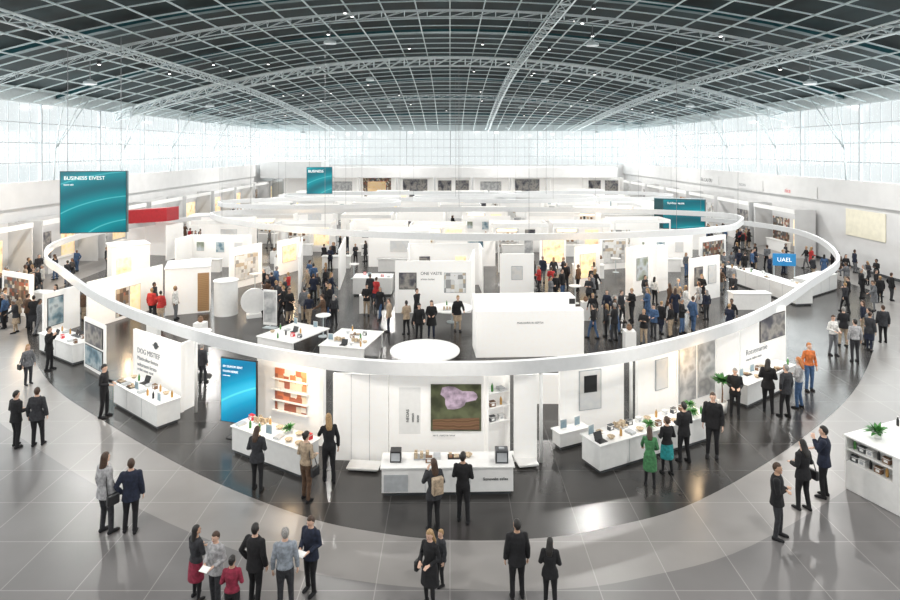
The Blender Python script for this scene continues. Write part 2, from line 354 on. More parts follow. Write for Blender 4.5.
FG=[
(105,533,150,'stand','f','jacket','lgrey','trousers','char','long','brown',1.98,'a','bag'),
(131,533,195,'pocket','m','jacket','navy','trousers','black','short','brown',1.82,'a'),
(16,447,160,'hold','m','jacket','black','trousers','black','short','black',1.78,'a'),
(37,446,190,'stand','f','jacket','char','trousers','black','short','brown',1.86,'a'),
(104,417,95,'hold','m','top','black','trousers','black','short','black',1.86,'a'),
(28,384,60,'stand','f','jacket','grey','trousers','char','long','blond',1.6,'a','bag'),
(257,490,175,'hold','f','jacket','char','trousers','black','long','brown',1.76,'a'),
(306,500,150,'hold','f','top','beige','trousers','brown','bun','black',1.84,'a','bag'),
(329,482,200,'reach','f','top','black','trousers','black','long','blond',1.9,'a'),
(434,530,205,'phone','f','jacket','char','trousers','black','long','brown',1.76,'a','pack'),
(463,522,170,'hold','m','top','black','trousers','black','short','black',1.76,'b'),
(196,600,150,'cross','f','top','char','skirt','crimson','long','black',1.56,'b'),
(216,606,-20,'hold','f','jacket','lgrey','trousers','char','short','brown',1.54,'a','papers'),
(232,630,185,'hold','f','top','crimson','trousers','black','bun','black',1.45,'b'),
(255,606,160,'pocket','m','jacket','black','trousers','black','short','black',1.7,'a'),
(285,612,190,'stand','m','top','shirt','trousers','char','short','grey',1.72,'a'),
(311,592,-25,'hold','m','jacket','navy','trousers','black','short','brown',1.62,'a','papers'),
(430,606,-30,'hold','f','dress','black','none','black','long','blond',1.58,'a','bag'),
(441,585,-60,'stand','f','jacket','char','trousers','black','short','blond',1.2,'a'),
(517,600,185,'stand','m','jacket','black','trousers','black','short','black',1.68,'b'),
(550,608,170,'hold','f','jacket','black','trousers','black','long','black',1.44,'a'),
(650,486,165,'lean','f','top','green','skirt','green','long','brown',1.6,'a'),
(667,474,190,'hold','f','top','black','skirt','teal','short','brown',1.66,'a'),
(684,462,200,'hold','m','jacket','black','trousers','black','short','black',1.8,'a'),
(713,456,-30,'stand','m','jacket','black','trousers','black','short','brown',1.95,'a'),
(777,538,60,'cross','m','jacket','black','trousers','char','short','brown',1.82,'b'),
(803,510,200,'hold','f','jacket','black','trousers','black','long','black',1.84,'a','bag'),
(824,497,230,'phone','f','jacket','navy','trousers','black','short','black',1.92,'a'),
(768,412,150,'hold','f','jacket','black','trousers','black','long','black',1.9,'a'),
(786,417,200,'pocket','m','jacket','char','trousers','black','short','grey',1.85,'a'),
(799,408,230,'hold','f','top','lgrey','trousers','blue','long','ginger',1.85,'a'),
(809,390,0,'stand','f','top','orange','trousers','blue','short','ginger',1.85,'a'),
(735,416,-20,'hold','m','jacket','black','trousers','black','short','grey',1.7,'a'),
(49,370,100,'photo','m','jacket','black','trousers','black','short','black',1.85,'a'),
(202,383,160,'stand','m','jacket','char','trousers','char','short','grey',1.6,'a'),
(833,355,10,'hold','f','top','white','trousers','grey','short','brown',1.84,'a'),
(855,362,170,'stand','m','top','lgrey','trousers','char','short','black',1.9,'a'),
(869,345,200,'pocket','m','top','grey','trousers','black','short','black',1.8,'a'),
(883,343,160,'stand','m','jacket','char','trousers','black','short','brown',1.84,'a'),
(419,340,10,'reach','m','jacket','black','trousers','black','short','black',1.84,'a'),
]
CK=[('stand','m','jacket','trousers','short'),('hold','m','jacket','trousers','short'),('walk','m','top','trousers','short'),('pocket','m','jacket','trousers','short'),
    ('stand','f','top','trousers','long'),('hold','f','coat','trousers','long'),('reach','f','jacket','skirt','bun'),('cross','f','jacket','trousers','short'),('walk','f','dress','none','long')]
CM=[]
for k in CK:
    P=person_parts(*k,.022); mb=MB()
    for idx,mm in ((0,[P['body']]),(1,[P['top']]),(2,[P['bottom']]+([P['tights']] if 'tights' in P else [])),(3,[P['hair']]),(4,P['shoes']),(4,P['eyes'])):
        for me in mm: mb.add([v.co for v in me.vertices],[tuple(p.vertices) for p in me.polygons],idx)
    CM.append(mb.mesh('person_mesh',[SK['a'],CL['black'],CL['black'],HC['black'],CL['black']],True))
for a in FG: person(*a)
# ------------------------------------------------------------ shell
def zr(x,y):
    g=1.0 if y<52 else max(0,math.cos(math.pi/2*(y-52)/(YB-52)))
    return 13.0+5.4*(1-min(1,(x/W)**2))*g
mb=MB(); NX=24;NY=42; vs=[];fs=[]
for j in range(NY+1):
    for i in range(NX+1):
        x=-W-.5+(2*W+1)*i/NX; y=YF-.5+(YB-YF+1)*j/NY; vs.append((x,y,zr(x,y)+1.0))
for j in range(NY):
    for i in range(NX):
        a=j*(NX+1)+i; fs.append((a,a+NX+1,a+NX+2,a+1))
mb.add(vs,fs); c=O('ceiling',mb,[CEILM],kind='structure')
s=c.modifiers.new('s','SOLIDIFY'); s.thickness=.3; s.offset=-1
tn=[0]
def trim(mb,mats,**k):
    tn[0]+=1; return O('trim_%d'%tn[0],mb,mats,kind='structure',**k)
def ribbon(pts,side,w,h):
    mb=MB(); vs=[]
    for p in pts:
        p=Vector(p); vs+= [p-side*w/2,p+side*w/2,p+side*w/2+Vector((0,0,h)),p-side*w/2+Vector((0,0,h))]
    fs=[]
    for j in range(len(pts)-1):
        for i in range(4): fs.append((j*4+i,(j+1)*4+i,(j+1)*4+(i+1)%4,j*4+(i+1)%4))
    fs+= [(0,1,2,3),tuple(len(vs)-4+i for i in(3,2,1,0))]
    return mb.add(vs,fs)
nxr=30
for i in range(1,nxr):
    x=-W+2*W*i/nxr; trim(ribbon([(x,y,zr(x,y)) for y in [YF+2+ (YB-YF-2.3)*k/40 for k in range(41)]],Vector((1,0,0)),.065,.085),[RIB])
y=22.0
while y<YB-.5:
    trim(ribbon([(x,y,zr(x,y)+.02) for x in [-W+.1+(2*W-.2)*k/30 for k in range(31)]],Vector((0,1,0)),.065,.075),[RIB]); y+=2.4
for i in range(7):
    y=24+12.4*i; trim(ribbon([(x,y,zr(x,y)+.5) for x in [-W+.1+(2*W-.2)*k/30 for k in range(31)]],Vector((0,1,0)),.5,.3),[TEALD])
def truss(path,up,side,hh,ww,r,step=1):
    mb=MB(); path=[Vector(p) for p in path]
    top1=[p+side*ww/2 for p in path]; top2=[p-side*ww/2 for p in path]; bot=[p-up*hh for p in path]
    for ch in(top1,top2,bot): mb.limb(ch,[r]*len(ch),6)
    for i in range(len(path)-1):
        a,b=(bot[i],bot[i+1])
        for t in(top1,top2):
            mb.limb([a,t[i]],[r*.6]*2,4); mb.limb([a,t[i+1]],[r*.6]*2,4)
        mb.limb([top1[i],top2[i+1]],[r*.6]*2,4); mb.limb([top1[i],top2[i]],[r*.6]*2,4)
    return mb
for i,(y,r_,h_) in enumerate(((38,.035,.4),(57,.09,.8),(80,.04,.45))):
    O('arched_roof_truss',truss([(x,y,zr(x,y)-.15) for x in [-W+.2+(2*W-.4)*k/44 for k in range(45)]],Vector((0,0,1)),Vector((0,1,0)),h_,h_,r_),[STEEL],label='white steel arched lattice truss spanning the hall roof',cat='roof truss',group='arched roof trusses')
for x in(-21,6.8,22):
    O('catwalk_truss',truss([(x,y,zr(x,y)-.2) for y in [2+106*k/64 for k in range(65)]],Vector((0,0,1)),Vector((1,0,0)),.45,.75,.05),[STEEL],label='white steel catwalk truss running the length of the roof',cat='roof truss',group='lengthwise roof trusses')
for sgn in(-1,1):
    for y in(28,38,48,58,68,80,92):
        mb=MB(); x=sgn*(W-.3)
        mb.limb([(x,y,7.0),(x-sgn*.15,y,9.6)],[.08,.065],8)
        for dy,dx in((-1.6,2.0),(1.6,2.0),(0,2.6)):
            X=x-sgn*dx; mb.limb([(x-sgn*.15,y,9.5),(x-sgn*dx*.45,y+dy*.45,(9.5+zr(X,y+dy))/2-.3),(X,y+dy,zr(X,y+dy))],[.055,.05,.04],8)
        O('roof_strut',mb,[STEEL],label='pale branching steel strut between wall and roof',cat='steel strut',group='branching roof struts',smooth=True)
SILL=6.9
O('wall_left',MB().box(-W-.5,-W,YF-.5,YB+.5,0,SILL),[WALLM],kind='structure')
O('wall_right',MB().box(W,W+.5,YF-.5,YB+.5,0,SILL),[WALLM],kind='structure')
O('wall_back',MB().box(-W,W,YB,YB+.5,0,SILL-.2),[WALLM],kind='structure')
O('wall_front',MB().box(-W,W,YF-.5,YF,0,19.6),[WALLM],kind='structure')
trim(MB().box(-W-.5,-W,YF-.5,YB+.5,13.0,14.3),[STEEL]); trim(MB().box(W,W+.5,YF-.5,YB+.5,13.0,14.3),[STEEL]); trim(MB().box(-W,W,YB,YB+.5,12.9,14.3),[STEEL])
trim(MB().box(-W,-W+.25,YF,YB,5.1,SILL+.1),[WALLM]); trim(MB().box(W-.25,W,YF,YB,5.1,SILL+.1),[WALLM])
O('baseboard_left',MB().box(-W,-W+.04,YF,YB,0,.2),[GREYD],kind='structure'); O('baseboard_right',MB().box(W-.04,W,YF,YB,0,.2),[GREYD],kind='structure')
wn=[0]
def window(M,L,z0,z1):
    wn[0]+=1; mb=MB(); n=7
    mb.box(0,.14,-.1,.15,z0,z1)
    for i in range(1,n): mb.box(L*i/n-.022,L*i/n+.022,.02,.07,z0,z1)
    for k in range(0,5):
        z=z0+(z1-z0)*k/4; mb.box(0,L,.0,.08,z-.035,z+.035)
    o=O('window_%d'%wn[0],mb,[MULL],M=M,kind='structure')
    O('window_glass',MB().box(.05,L-.05,.14,.16,z0,z1),[GLASS],parent=o)
nb=16; Lb=(YB-YF)/nb
for i in range(nb):
    y=YF+i*Lb
    window(Matrix.Translation((-W-.1,y,0))@Matrix.Rotation(math.pi/2,4,'Z'),Lb,SILL,13.0)
    window(Matrix.Translation((W+.1,y+Lb,0))@Matrix.Rotation(-math.pi/2,4,'Z'),Lb,SILL,13.0)
for i in range(8): window(Matrix.Translation((-W+8*i,YB+.1,0)),8,SILL-.2,12.9)
def area(loc,rot,sx,sy,P,col,name='daylight',parent=None,shape='RECTANGLE'):
    l=bpy.data.lights.new(name,'AREA'); l.shape=shape; l.size=sx
    if shape in('RECTANGLE',): l.size_y=sy
    l.energy=P; l.color=col; o=bpy.data.objects.new(name,l); COL.objects.link(o)
    if parent: o.parent=parent
    o.location=loc; o.rotation_euler=rot; return o
def rad(L,A): return L*math.pi*A
zc=(SILL+13)/2
area((-W-.9,47,zc),(0,-math.pi/2,0),6.6,127,rad(4.9,6.6*127),(.985,.995,1))
area((W+.9,47,zc),(0,math.pi/2,0),6.6,127,rad(4.9,6.6*127),(.985,.995,1))
area((0,YB+.9,zc),(-math.pi/2,0,0),64,6.6,rad(4.6,64*6.6),(.985,1,1))
w=bpy.data.worlds.new('World'); SC.world=w; w.use_nodes=True; w.node_tree.nodes['Background'].inputs[0].default_value=(.95,.98,1,1); w.node_tree.nodes['Background'].inputs[1].default_value=1.0
# floor
def cr(pts,closed,n=8):
    out=[]; N=len(pts); rng=range(N if closed else N-1)
    for i in rng:
        g=lambda k: pts[k%N] if closed else pts[max(0,min(N-1,k))]
        a,b,c_,d=g(i-1),g(i),g(i+1),g(i+2)
        for k in range(n):
            t=k/n; out.append(.5*((2*b)+(c_-a)*t+(2*a-5*b+4*c_-d)*t*t+(3*b-a-3*c_+d)*t**3))
    if not closed: out.append(pts[-1])
    return out
bp=[G(*p).to_2d() for p in((28,300),(28,340),(50,383),(110,425),(200,475),(300,515),(375,532),(450,540),(540,538),(610,527),(700,500),(800,440),(858,385),(875,335),(870,290))]
dark=cr(bp,False,6); c0=Vector((0,42))
band=[p+(p-c0).normalized()*(1.6+.9*abs(p.x)/20) for p in dark]  # outline of the painted lighter band around the dark floor
dark+= [Vector((28,60)),Vector((28,96)),Vector((-28,96)),Vector((-28,60))]
band+= [Vector((31,62)),Vector((31,98)),Vector((-31,98)),Vector((-31,62))]
outer=[Vector((-W,YF)),Vector((W,YF)),Vector((W,YB)),Vector((-W,YB))]
allv=outer+dark+band; n1=4+len(dark)
ed=[(i,(i+1)%4) for i in range(4)]+[(4+i,4+(i+1)%len(dark)) for i in range(len(dark))]+[(n1+i,n1+(i+1)%len(band)) for i in range(len(band))]
res=geometry.delaunay_2d_cdt(allv,ed,[],1,1e-4)
def pip(p,poly):
    c=False; j=len(poly)-1
    for i in range(len(poly)):
        a,b=poly[i],poly[j]
        if (a.y>p.y)!=(b.y>p.y) and p.x<(b.x-a.x)*(p.y-a.y)/(b.y-a.y)+a.x: c=not c
        j=i
    return c
mb=MB()
for f in res[2]:
    cc=sum((res[0][i] for i in f),Vector((0,0)))/len(f)
    mb.add([(res[0][i].x,res[0][i].y,0) for i in f],[tuple(range(len(f)))],1 if pip(cc,dark) else (2 if pip(cc,band) else 0))
O('floor',mb,[TILE,DARKF,LITBANDF],kind='structure')
# ------------------------------------------------------------ rings
def ring(pts,z0,z1,t,label,posts=(),group=None,cables=0):
    P=cr(pts,True,10); N=len(P); mb=MB(); vs=[];fs=[]
    for i,p in enumerate(P):
        d=(P[(i+1)%N]-P[i-1]).normalized(); n=Vector((-d.y,d.x))
        a=p-n*t/2;b=p+n*t/2; vs+=[(a.x,a.y,z0),(b.x,b.y,z0),(b.x,b.y,z1),(a.x,a.y,z1)]
    for i in range(N):
        j=(i+1)%N
        for k in range(4): fs.append((i*4+k,i*4+(k+1)%4,j*4+(k+1)%4,j*4+k))
    mb.add(vs,fs); e=E('overhead_ring_beam',Matrix.Translation((P[0].x,P[0].y,0)),label,'ceiling ring',group)
    Mi=Matrix.Translation((-P[0].x,-P[0].y,0))
    O('fascia_band',mb,[RINGM],parent=e,M=Mi)
    for q in posts: O('support_post',MB().lathe([(.055,0),(.055,z0)],(q.x,q.y,0),12),[WHITE],parent=e,M=Mi,smooth=True)
    for i in range(cables):
        q=P[i*N//cables]; O('suspension_cable',MB().lathe([(.012,z1),(.012,zr(q.x,q.y))],(q.x,q.y,0),6),[CABLE],parent=e,M=Mi)
    return P
def GL(L,z): return [G(x,y,z).to_2d() for x,y in L]
r1=GL([(450,377),(350,373),(250,357),(160,330),(100,304),(62,276)],2.65)+[Vector((-24.4,36.2)),Vector((-27.2,41.5)),Vector((-27.8,48)),Vector((-25,56)),Vector((-16,62)),Vector((0,66)),Vector((16,62)),Vector((25,55)),Vector((27.5,47))]+GL([(838,262),(808,290),(750,326),(650,358),(550,373)],2.65)
P1=ring(r1,2.70,3.1,.16,'large white curved ring beam sweeping above the booths',[G(541,462).to_2d(),G(196,412).to_2d(),G(631,432).to_2d(),Vector((0,66))])
ring(GL([(222,222),(300,233),(450,240),(600,239),(700,234),(738,228)],3.3)+[Vector((24.5,54)),Vector((12,59)),Vector((-10,59)),Vector((-21,56))],3.3,3.75,.18,'white oval ring beam above the middle booths',cables=8)
def oval(cx,cy,rx,ry,n=14): return [Vector((cx+rx*math.cos(2*math.pi*i/n),cy+ry*math.sin(2*math.pi*i/n))) for i in range(n)]
ring(oval(-6,73,14,5),3.6,4.05,.18,'white oval ring beam above distant booths',cables=6)
ring(oval(17,76,11,6),3.4,3.85,.18,'smaller white oval ring beam above distant booths',cables=6)
ring(oval(-14,60,9,4.5),3.9,4.3,.18,'white oval ring beam above the side booths',cables=6)
ring(oval(6,66,10,4),3.9,4.3,.18,'white oval ring beam above the central rear booths',cables=6)
# ------------------------------------------------------------ prototypes
PROTO={}
def proto(name,label,cat,parts,names=None):
    root=bpy.data.objects.new(name,None); root.empty_display_size=.1; root['label']=label; root['category']=cat; ch=[]
    for n,mb,mats,sm in parts: ch.append(O(n,mb,mats,parent=root,smooth=sm,link=False))
    PROTO[(name,label)]=(root,ch); return (name,label)
def clone(key,M,group=None):
    root,ch=PROTO[key]; r=root.copy(); COL.objects.link(r); r.matrix_basis=M
    if group: r['group']=group
    for c in ch:
        k=c.copy(); COL.objects.link(k); k.parent=r; k.matrix_basis=c.matrix_basis.copy()
    return r
def single(name,label,cat,mb,mats,smooth=False):
    o=O(name,mb,mats,link=False,label=label,cat=cat,smooth=smooth); PROTO[(name,label)]=(o,[]); return (name,label)
props=[]
mb=MB()
for i in range(6): mb.box(-.1+.004*(i%3),.1+.004*(i%2),-.14,.14,.012*i,.012*i+.011,i%2)
props.append(single('brochure_stack','stack of white and grey brochures on a counter','brochures',mb,[WHITE,GREYL]))
for cn,m_ in(('charcoal',GREYD),('red',REDINK),('brown',BROWN),('white',WHITE)):
    mb=MB().box(-.09,.09,-.06,.06,0,.16,0).box(-.092,.092,-.062,.062,.12,.14,1).box(-.05,.05,-.063,-.06,.03,.1,1)
    props.append(single('product_box',cn+' product carton with a label band','box',mb,[m_,GREYL if cn=='white' else WHITE]))
for cn,m_ in(('green',GREEN),('amber',GOLD),('dark',BLACK)):
    props.append(proto('bottle',cn+' glass bottle with a cap standing on display','bottle',[('bottle_body',MB().lathe([(.035,0),(.038,.02),(.038,.15),(.03,.19),(.014,.22),(.014,.25)],n=14),[m_],True),('cap',MB().lathe([(.017,.25),(.017,.275)],n=12),[WHITE],True)]))
props.append(single('bowl','sand-coloured ceramic bowl on a counter','bowl',MB().lathe([(.05,0),(.06,.01),(.12,.08),(.115,.085),(.06,.03),(.02,.025)],n=20),[SAND],True))
props.append(proto('laptop','open black laptop on a counter','laptop',[('keyboard_base',MB().box(-.15,.15,-.11,.11,0,.02),[BLACK],False),('screen',MB().add([(-.15,.09,.02),(.15,.09,.02),(.15,.17,.22),(-.15,.17,.22),(-.15,.105,.02),(.15,.105,.02),(.15,.185,.22),(-.15,.185,.22)],[(0,1,2,3),(7,6,5,4),(0,4,5,1),(1,5,6,2),(2,6,7,3),(3,7,4,0)]),[BLACK],False)]))
def leaves(n,h,r,z0,seed,w=.035):
    rr=random.Random(seed); mb=MB()
    for i in range(n):
        a=rr.uniform(0,6.28); el=rr.uniform(.2,1.2); d=Vector((math.cos(a)*math.cos(el),math.sin(a)*math.cos(el),math.sin(el))); L=rr.uniform(.6,1)*h
        s_=Vector((-math.sin(a),math.cos(a),0))*w*rr.uniform(.7,1.2); b0=Vector((math.cos(a)*r*.3,math.sin(a)*r*.3,z0))
        m1=b0+d*L*.5; e_=b0+d*L+Vector((0,0,-L*.25))
        mb.add([b0-s_*.3,b0+s_*.3,m1+s_,m1-s_,e_],[(0,1,2,3),(3,2,4)])
    return mb
PLS=proto('potted_plant','small leafy green plant in a white pot','potted plant',[('pot',MB().lathe([(.06,0),(.08,.12),(.07,.12),(.065,.1)],n=16),[WHITE],True),('foliage',leaves(40,.28,.08,.1,3),[GREEN],False)])
PLB=proto('potted_plant','tall leafy green plant in a white floor pot','potted plant',[('pot',MB().lathe([(.15,0),(.19,.4),(.17,.4),(.16,.34)],n=18),[WHITE],True),('stem',MB().limb([(0,0,.3),(.02,0,.7),(0,.02,1.2)],[.03,.025,.015],8),[BROWN],True),('foliage',leaves(110,.42,.2,1.1,5,.045),[GREEN],False)])
mb=MB().box(-.2,.2,-.15,.15,0,.03,0)
rr=random.Random(2)
for i in range(9):
    x=-.16+.16*(i%3)-.03; y_=-.11+.1*(i//3)-.02; mb.box(x,x+.09,y_,y_+.06,.03,.06+rr.random()*.14,1)
props.append(single('architectural_model','small sandy architectural model on a grey base','scale model',mb,[GREYL,SAND]))
mb=MB().box(-.12,.12,-.004,.012,.02,.3,0).box(-.11,.11,-.007,-.004,.03,.29,1).box(-.08,.08,-.05,.05,0,.02,0)
props.append(single('tabletop_sign','small framed leaflet standing upright on a counter','tabletop sign',mb,[WHITE,PIC['cool']]))
props.append(single('tray','dark tray with small brown samples','tray',MB().box(-.17,.17,-.13,.13,0,.02,0).box(-.14,-.04,-.09,.0,.02,.06,1).box(.0,.14,-.08,.08,.02,.05,2).box(-.14,-.05,.03,.1,.02,.09,2),[BLACK,BROWN,SAND]))
props.append(single('leaflet_pile','loose pile of cream leaflets on a counter','leaflets',MB().box(-.15,.0,-.1,.1,0,.01,0).box(-.02,.14,-.12,.06,.0,.02,1).box(-.08,.08,-.02,.14,.01,.03,0),[SAND,WHITE]))
def scatter(M,L,D,z,n,grp,seed=0,plants=0):
    rr=random.Random(seed); k=0; cells=max(1,int((L-.1)/.37)); rows=2 if D>.7 else 1
    if D>1.5: rows=int(D/.45)
    cs=[(i,j) for i in range(cells) for j in range(rows)]; rr.shuffle(cs)
    for i,j in cs[:n]:
        x=.05+(i+.5)*(L-.1)/cells; y_=D*((j+.5)/rows); key=PLS if k<plants else rr.choice(props); k+=1
        clone(key,M@Matrix.Translation((x,y_,z))@Matrix.Rotation(rr.uniform(-.15,.15),4,'Z'),grp)
def counter(a,b,depth,h,label,n=0,seed=0,plants=0,toe=True,top=WHITE,txt=None,grp=None,front=WHITE):
    M,L=frame(G(*a),G(*b)); e=E('display_counter',M,label,'display counter')
    lo=min(.1,h*.3)
    O('counter_body',MB().box(.04,L-.04,.04,depth-.04,lo,h-.04),[front],parent=e,bevel=.01)
    O('plinth',MB().box(.1,L-.1,.1,depth-.1,0,lo),[GREYD],parent=e)
    O('worktop',MB().box(0,L,0,depth,h-.04,h),[top],parent=e,bevel=.008)
    mb=MB(); k=max(1,int(L/1.1))
    for i in range(1,k): mb.box(L*i/k-.006,L*i/k+.006,.034,.042,.14,h-.06)
    if k>1 and h>.5: O('door_gap',mb,[GREYL],parent=e)
    if txt: text(e,txt,.2,(L*.5,.034,h*.45),INKG,align='CENTER')
    occ(M,L,depth); 
    if n: scatter(M,L,depth,h,n,grp or 'products on the display counters',seed,plants)
    return e,M,L
def panel(a,b,h,label,posters=(),texts=(),t=.12,name='display_wall',frame_=False,mt=None,h0=0,W_=None):
    if W_ is None: M,L=frame(G(*a),G(*b))
    else: M,L=frame(a,b)
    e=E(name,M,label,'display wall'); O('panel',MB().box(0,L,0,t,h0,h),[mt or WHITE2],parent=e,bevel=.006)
    for x0,x1,z0,z1,pm in posters:
        O('picture_frame',MB().box(x0*L-.03,x1*L+.03,-.03,.0,z0-.03,z1+.03),[BLACK if pm in('dark','warm','cool') else (WHITE if pm=='redshelf' else GREYL)],parent=e)
        O('poster',MB().box(x0*L,x1*L,-.04,-.03,z0,z1),[PIC[pm]],parent=e)
    for s_,sz,fx,z,m_ in texts: text(e,s_,sz,(fx*L,-.006,z),m_)
    occ(M,L,t); return e,M,L
# ---- booth A
e,M,L=panel((133,392),(181,413),2.45,'white lettered display wall behind a product counter',texts=[('DOG MISTIEF',.27,.1,1.62,INKG),('Mastirailise fontos',.2,.1,1.36,INKG),('soltariseni fersto',.2,.1,1.12,INKG),('oralse nonis estel',.16,.1,.95,INKG)])
O('emblem',MB().lathe([(.13,-.01),(.13,.01)],n=20).box(-.2,.2,-.02,.02,-.012,.012),[GREYD],parent=e,M=Matrix.Translation((L*.5,-.01,2.1))@Matrix.Rotation(math.pi/2,4,'X'))
panel((182,412),(196,405),2.45,'narrow white return wall at a booth corner')
counter((112,405),(156,431),.9,.85,'white product counter crowded with small samples',16,1)
panel((84,366),(105,378),2.15,'printed banner panel with dark pictures and a blue stripe',[(.1,.9,.2,1.0,'cool'),(.1,.9,1.15,1.95,'dark')],t=.06)
# ---- booth B
e,M,L=panel((257,431),(322,446),2.6,'white booth wall with muted red shelf displays',[(.3,.78,1.62,2.25,'redshelf'),(.3,.78,.9,1.5,'redshelf')])
for z in(.86,1.54,1.9,1.2): O('shelf_board',MB().box(.27*L,.81*L,-.12,-.03,z,z+.03),[WHITE],parent=e)
panel((323,446),(326,436),2.6,'white return wall of a poster booth')
counter((230,453),(300,480),.85,.85,'white counter with bottles and brochures beside a blue screen',15,2,1)
M,L=frame(G(221,436),G(257,442)); e=E('display_screen',M,'glowing blue upright screen on a slim black stand','display screen')
O('stand',MB().box(L*.45,L*.55,.0,.06,.03,.6).box(L*.2,L*.8,-.1,.2,0,.03),[BLACK],parent=e); O('screen_housing',MB().box(0,L,-.02,.06,.5,2.6),[BLACK],parent=e,bevel=.01); O('screen',MB().box(.03,L-.03,-.03,-.02,.53,2.57),[SCREEN],parent=e)
text(e,'BM SUMOM IENT',.1,(.1,-.036,2.3),INKW); text(e,'FAWN SERBE',.1,(.1,-.036,2.14),INKW); text(e,'sonetls oralse',.05,(.1,-.036,2.02),INKW); occ(M,L,.1)
# ---- booth C
e,M,L=panel((333,460),(388,462),2.62,'plain white wall made of three tall panels')
mb=MB()
for k in(1,2): mb.box(L*k/3-.006,L*k/3+.006,-.003,.0,.0,2.62)
O('panel_seam',mb,[GREYL],parent=e)
e,M,L=panel((389,462),(484,462),2.62,'bright white booth wall with a large aerial map poster',t=.14)
mb=MB().box(.44*L,.97*L,-.04,0,.95,2.35,0); pts=[]; q=random.Random(4)
for i in range(22):
    a=2*math.pi*i/22; r_=.30+.07*math.sin(3*a+1)+q.uniform(-.03,.05); pts.append((.72*L+r_*1.75*math.cos(a),-.043,1.97+r_*.95*math.sin(a)))
mb.add(pts,[tuple(range(22))],1); mb.add([(.46*L,-.043,1.0),(.95*L,-.043,1.0),(.95*L,-.043,1.35),(.46*L,-.043,1.3)],[(0,1,2,3)],2)
O('poster',mb,[OLIVE,PINK,BROWN],parent=e)
O('white_notice',MB().box(.3,.95,-.004,0,.85,2.25),[WHITE],parent=e)
for i,s_ in enumerate(('NEOAS','seean','ause')): text(e,s_,.12,(.6+.15*i,-.01,1.2),INK,rot=Matrix.Rotation(math.pi/2,4,'X')@Matrix.Rotation(math.pi/2,4,'Z'))
text(e,'aerit vestone lolus',.09,(L*.46,-.05,.8),INKG)
M,L=frame(G(488,462),G(510,456)); e=E('wall_shelf_unit',M,'white shelf unit holding small samples','shelf unit')
O('back_panel',MB().box(0,L,.3,.34,0,2.62),[WHITE2],parent=e); O('side_panel',MB().box(0,.03,0,.3,0,2.62),[WHITE2],parent=e); O('side_panel',MB().box(L-.03,L,0,.3,0,2.62),[WHITE2],parent=e)
for k in range(3): O('shelf',MB().box(.03,L-.03,0,.3,1.1+.45*k,1.13+.45*k),[WHITE],parent=e)
for k in range(3):
    for j in range(2): clone(props[(k*2+j*3+1)%8],M@Matrix.Translation((L*(.3+.4*j),.15,1.13+.45*k)),'samples on the wall shelves')
occ(M,L,.34)
panel((514,462),(537,462),2.62,'white pillar wall closing the booth')
panel((532,404),(560,404),1.1,'low white partition behind the booth')
e,M,L=counter((380,498),(515,496),.85,.8,'long low white display desk in front of the map wall',0,3)
text(e,'Sonovabs eslisa',.11,(L*.95,.03,.42),INK,align='RIGHT')
O('grey_panel',MB().box(.1,.75,.02,.035,.15,.6),[GREYL],parent=e)
for fx,key in((.3,10),(.42,0),(.55,12),(.66,8),(.36,3)): clone(props[key%len(props)],M@Matrix.Translation((L*fx,.3 if key%2 else .55,.8)),'products on the display counters')
O('equipment_case',MB().box(0,.35,0,.3,0,.34,0).box(.04,.31,-.01,0,.05,.29,1).box(.1,.25,.1,.2,.34,.37,1),[GREYD,GREYL],M=Matrix.Translation((1.25,16.45,.8)),label='grey equipment case standing on the white desk',cat='equipment case',bevel=.01)
O('equipment_case',MB().box(0,.3,0,.28,0,.3,0).box(.03,.27,-.01,0,.04,.26,1),[BLACK,GREYL],M=Matrix.Translation((-1.65,16.5,.8)),label='black equipment case standing on the white desk',cat='equipment case',bevel=.01)
counter((346,472),(378,474),.5,.12,'low white slab for the lit floor patch at the booth edge')  # raised white slab stands in for light on the white floor here
counter((519,470),(539,468),.9,.12,'low white slab for the lit floor patch beside the pillar')  # second white slab in place of the lit floor by the pillar
# ---- booth D
e,M,L=panel((560,440),(624,431),2.6,'white booth wall with a white framed window display',[(.3,.62,.9,2.15,'lite')])
O('dark_picture',MB().box(.36*L,.56*L,-.05,-.04,1.45,2.0),[BLACK],parent=e)
e,M,L=counter((600,476),(712,441),.9,.85,'long white product counter full of samples and plants',24,4,3)
panel((638,431),(676,418),2.65,'glowing white booth wall with a framed notice',[(.45,.75,1.2,2.2,'lite')])
panel((677,417.5),(715,404.5),2.65,'glowing booth wall with large grey picture panels',[(.05,.46,.5,2.4,'glassy'),(.54,.97,.5,2.4,'glassy')])
panel((716.5,404),(739,396),2.65,'white pillar wall between two booths')
counter((560,452),(590,444),.5,.55,'small low white display table',2,5)
clone(PLB,Matrix.Translation(G(722,412)))
# ---- booth E
panel((741,392),(786,374),2.85,'large white lettered booth wall with a landscape picture',[(.4,.95,1.7,2.65,'dark')],[('Rossemarnie',.3,.1,1.35,INKG),('oraste milon sente',.15,.1,1.12,INKG)])
counter((748,409),(796,386),.8,.85,'white counter with products where visitors gather',12,6)
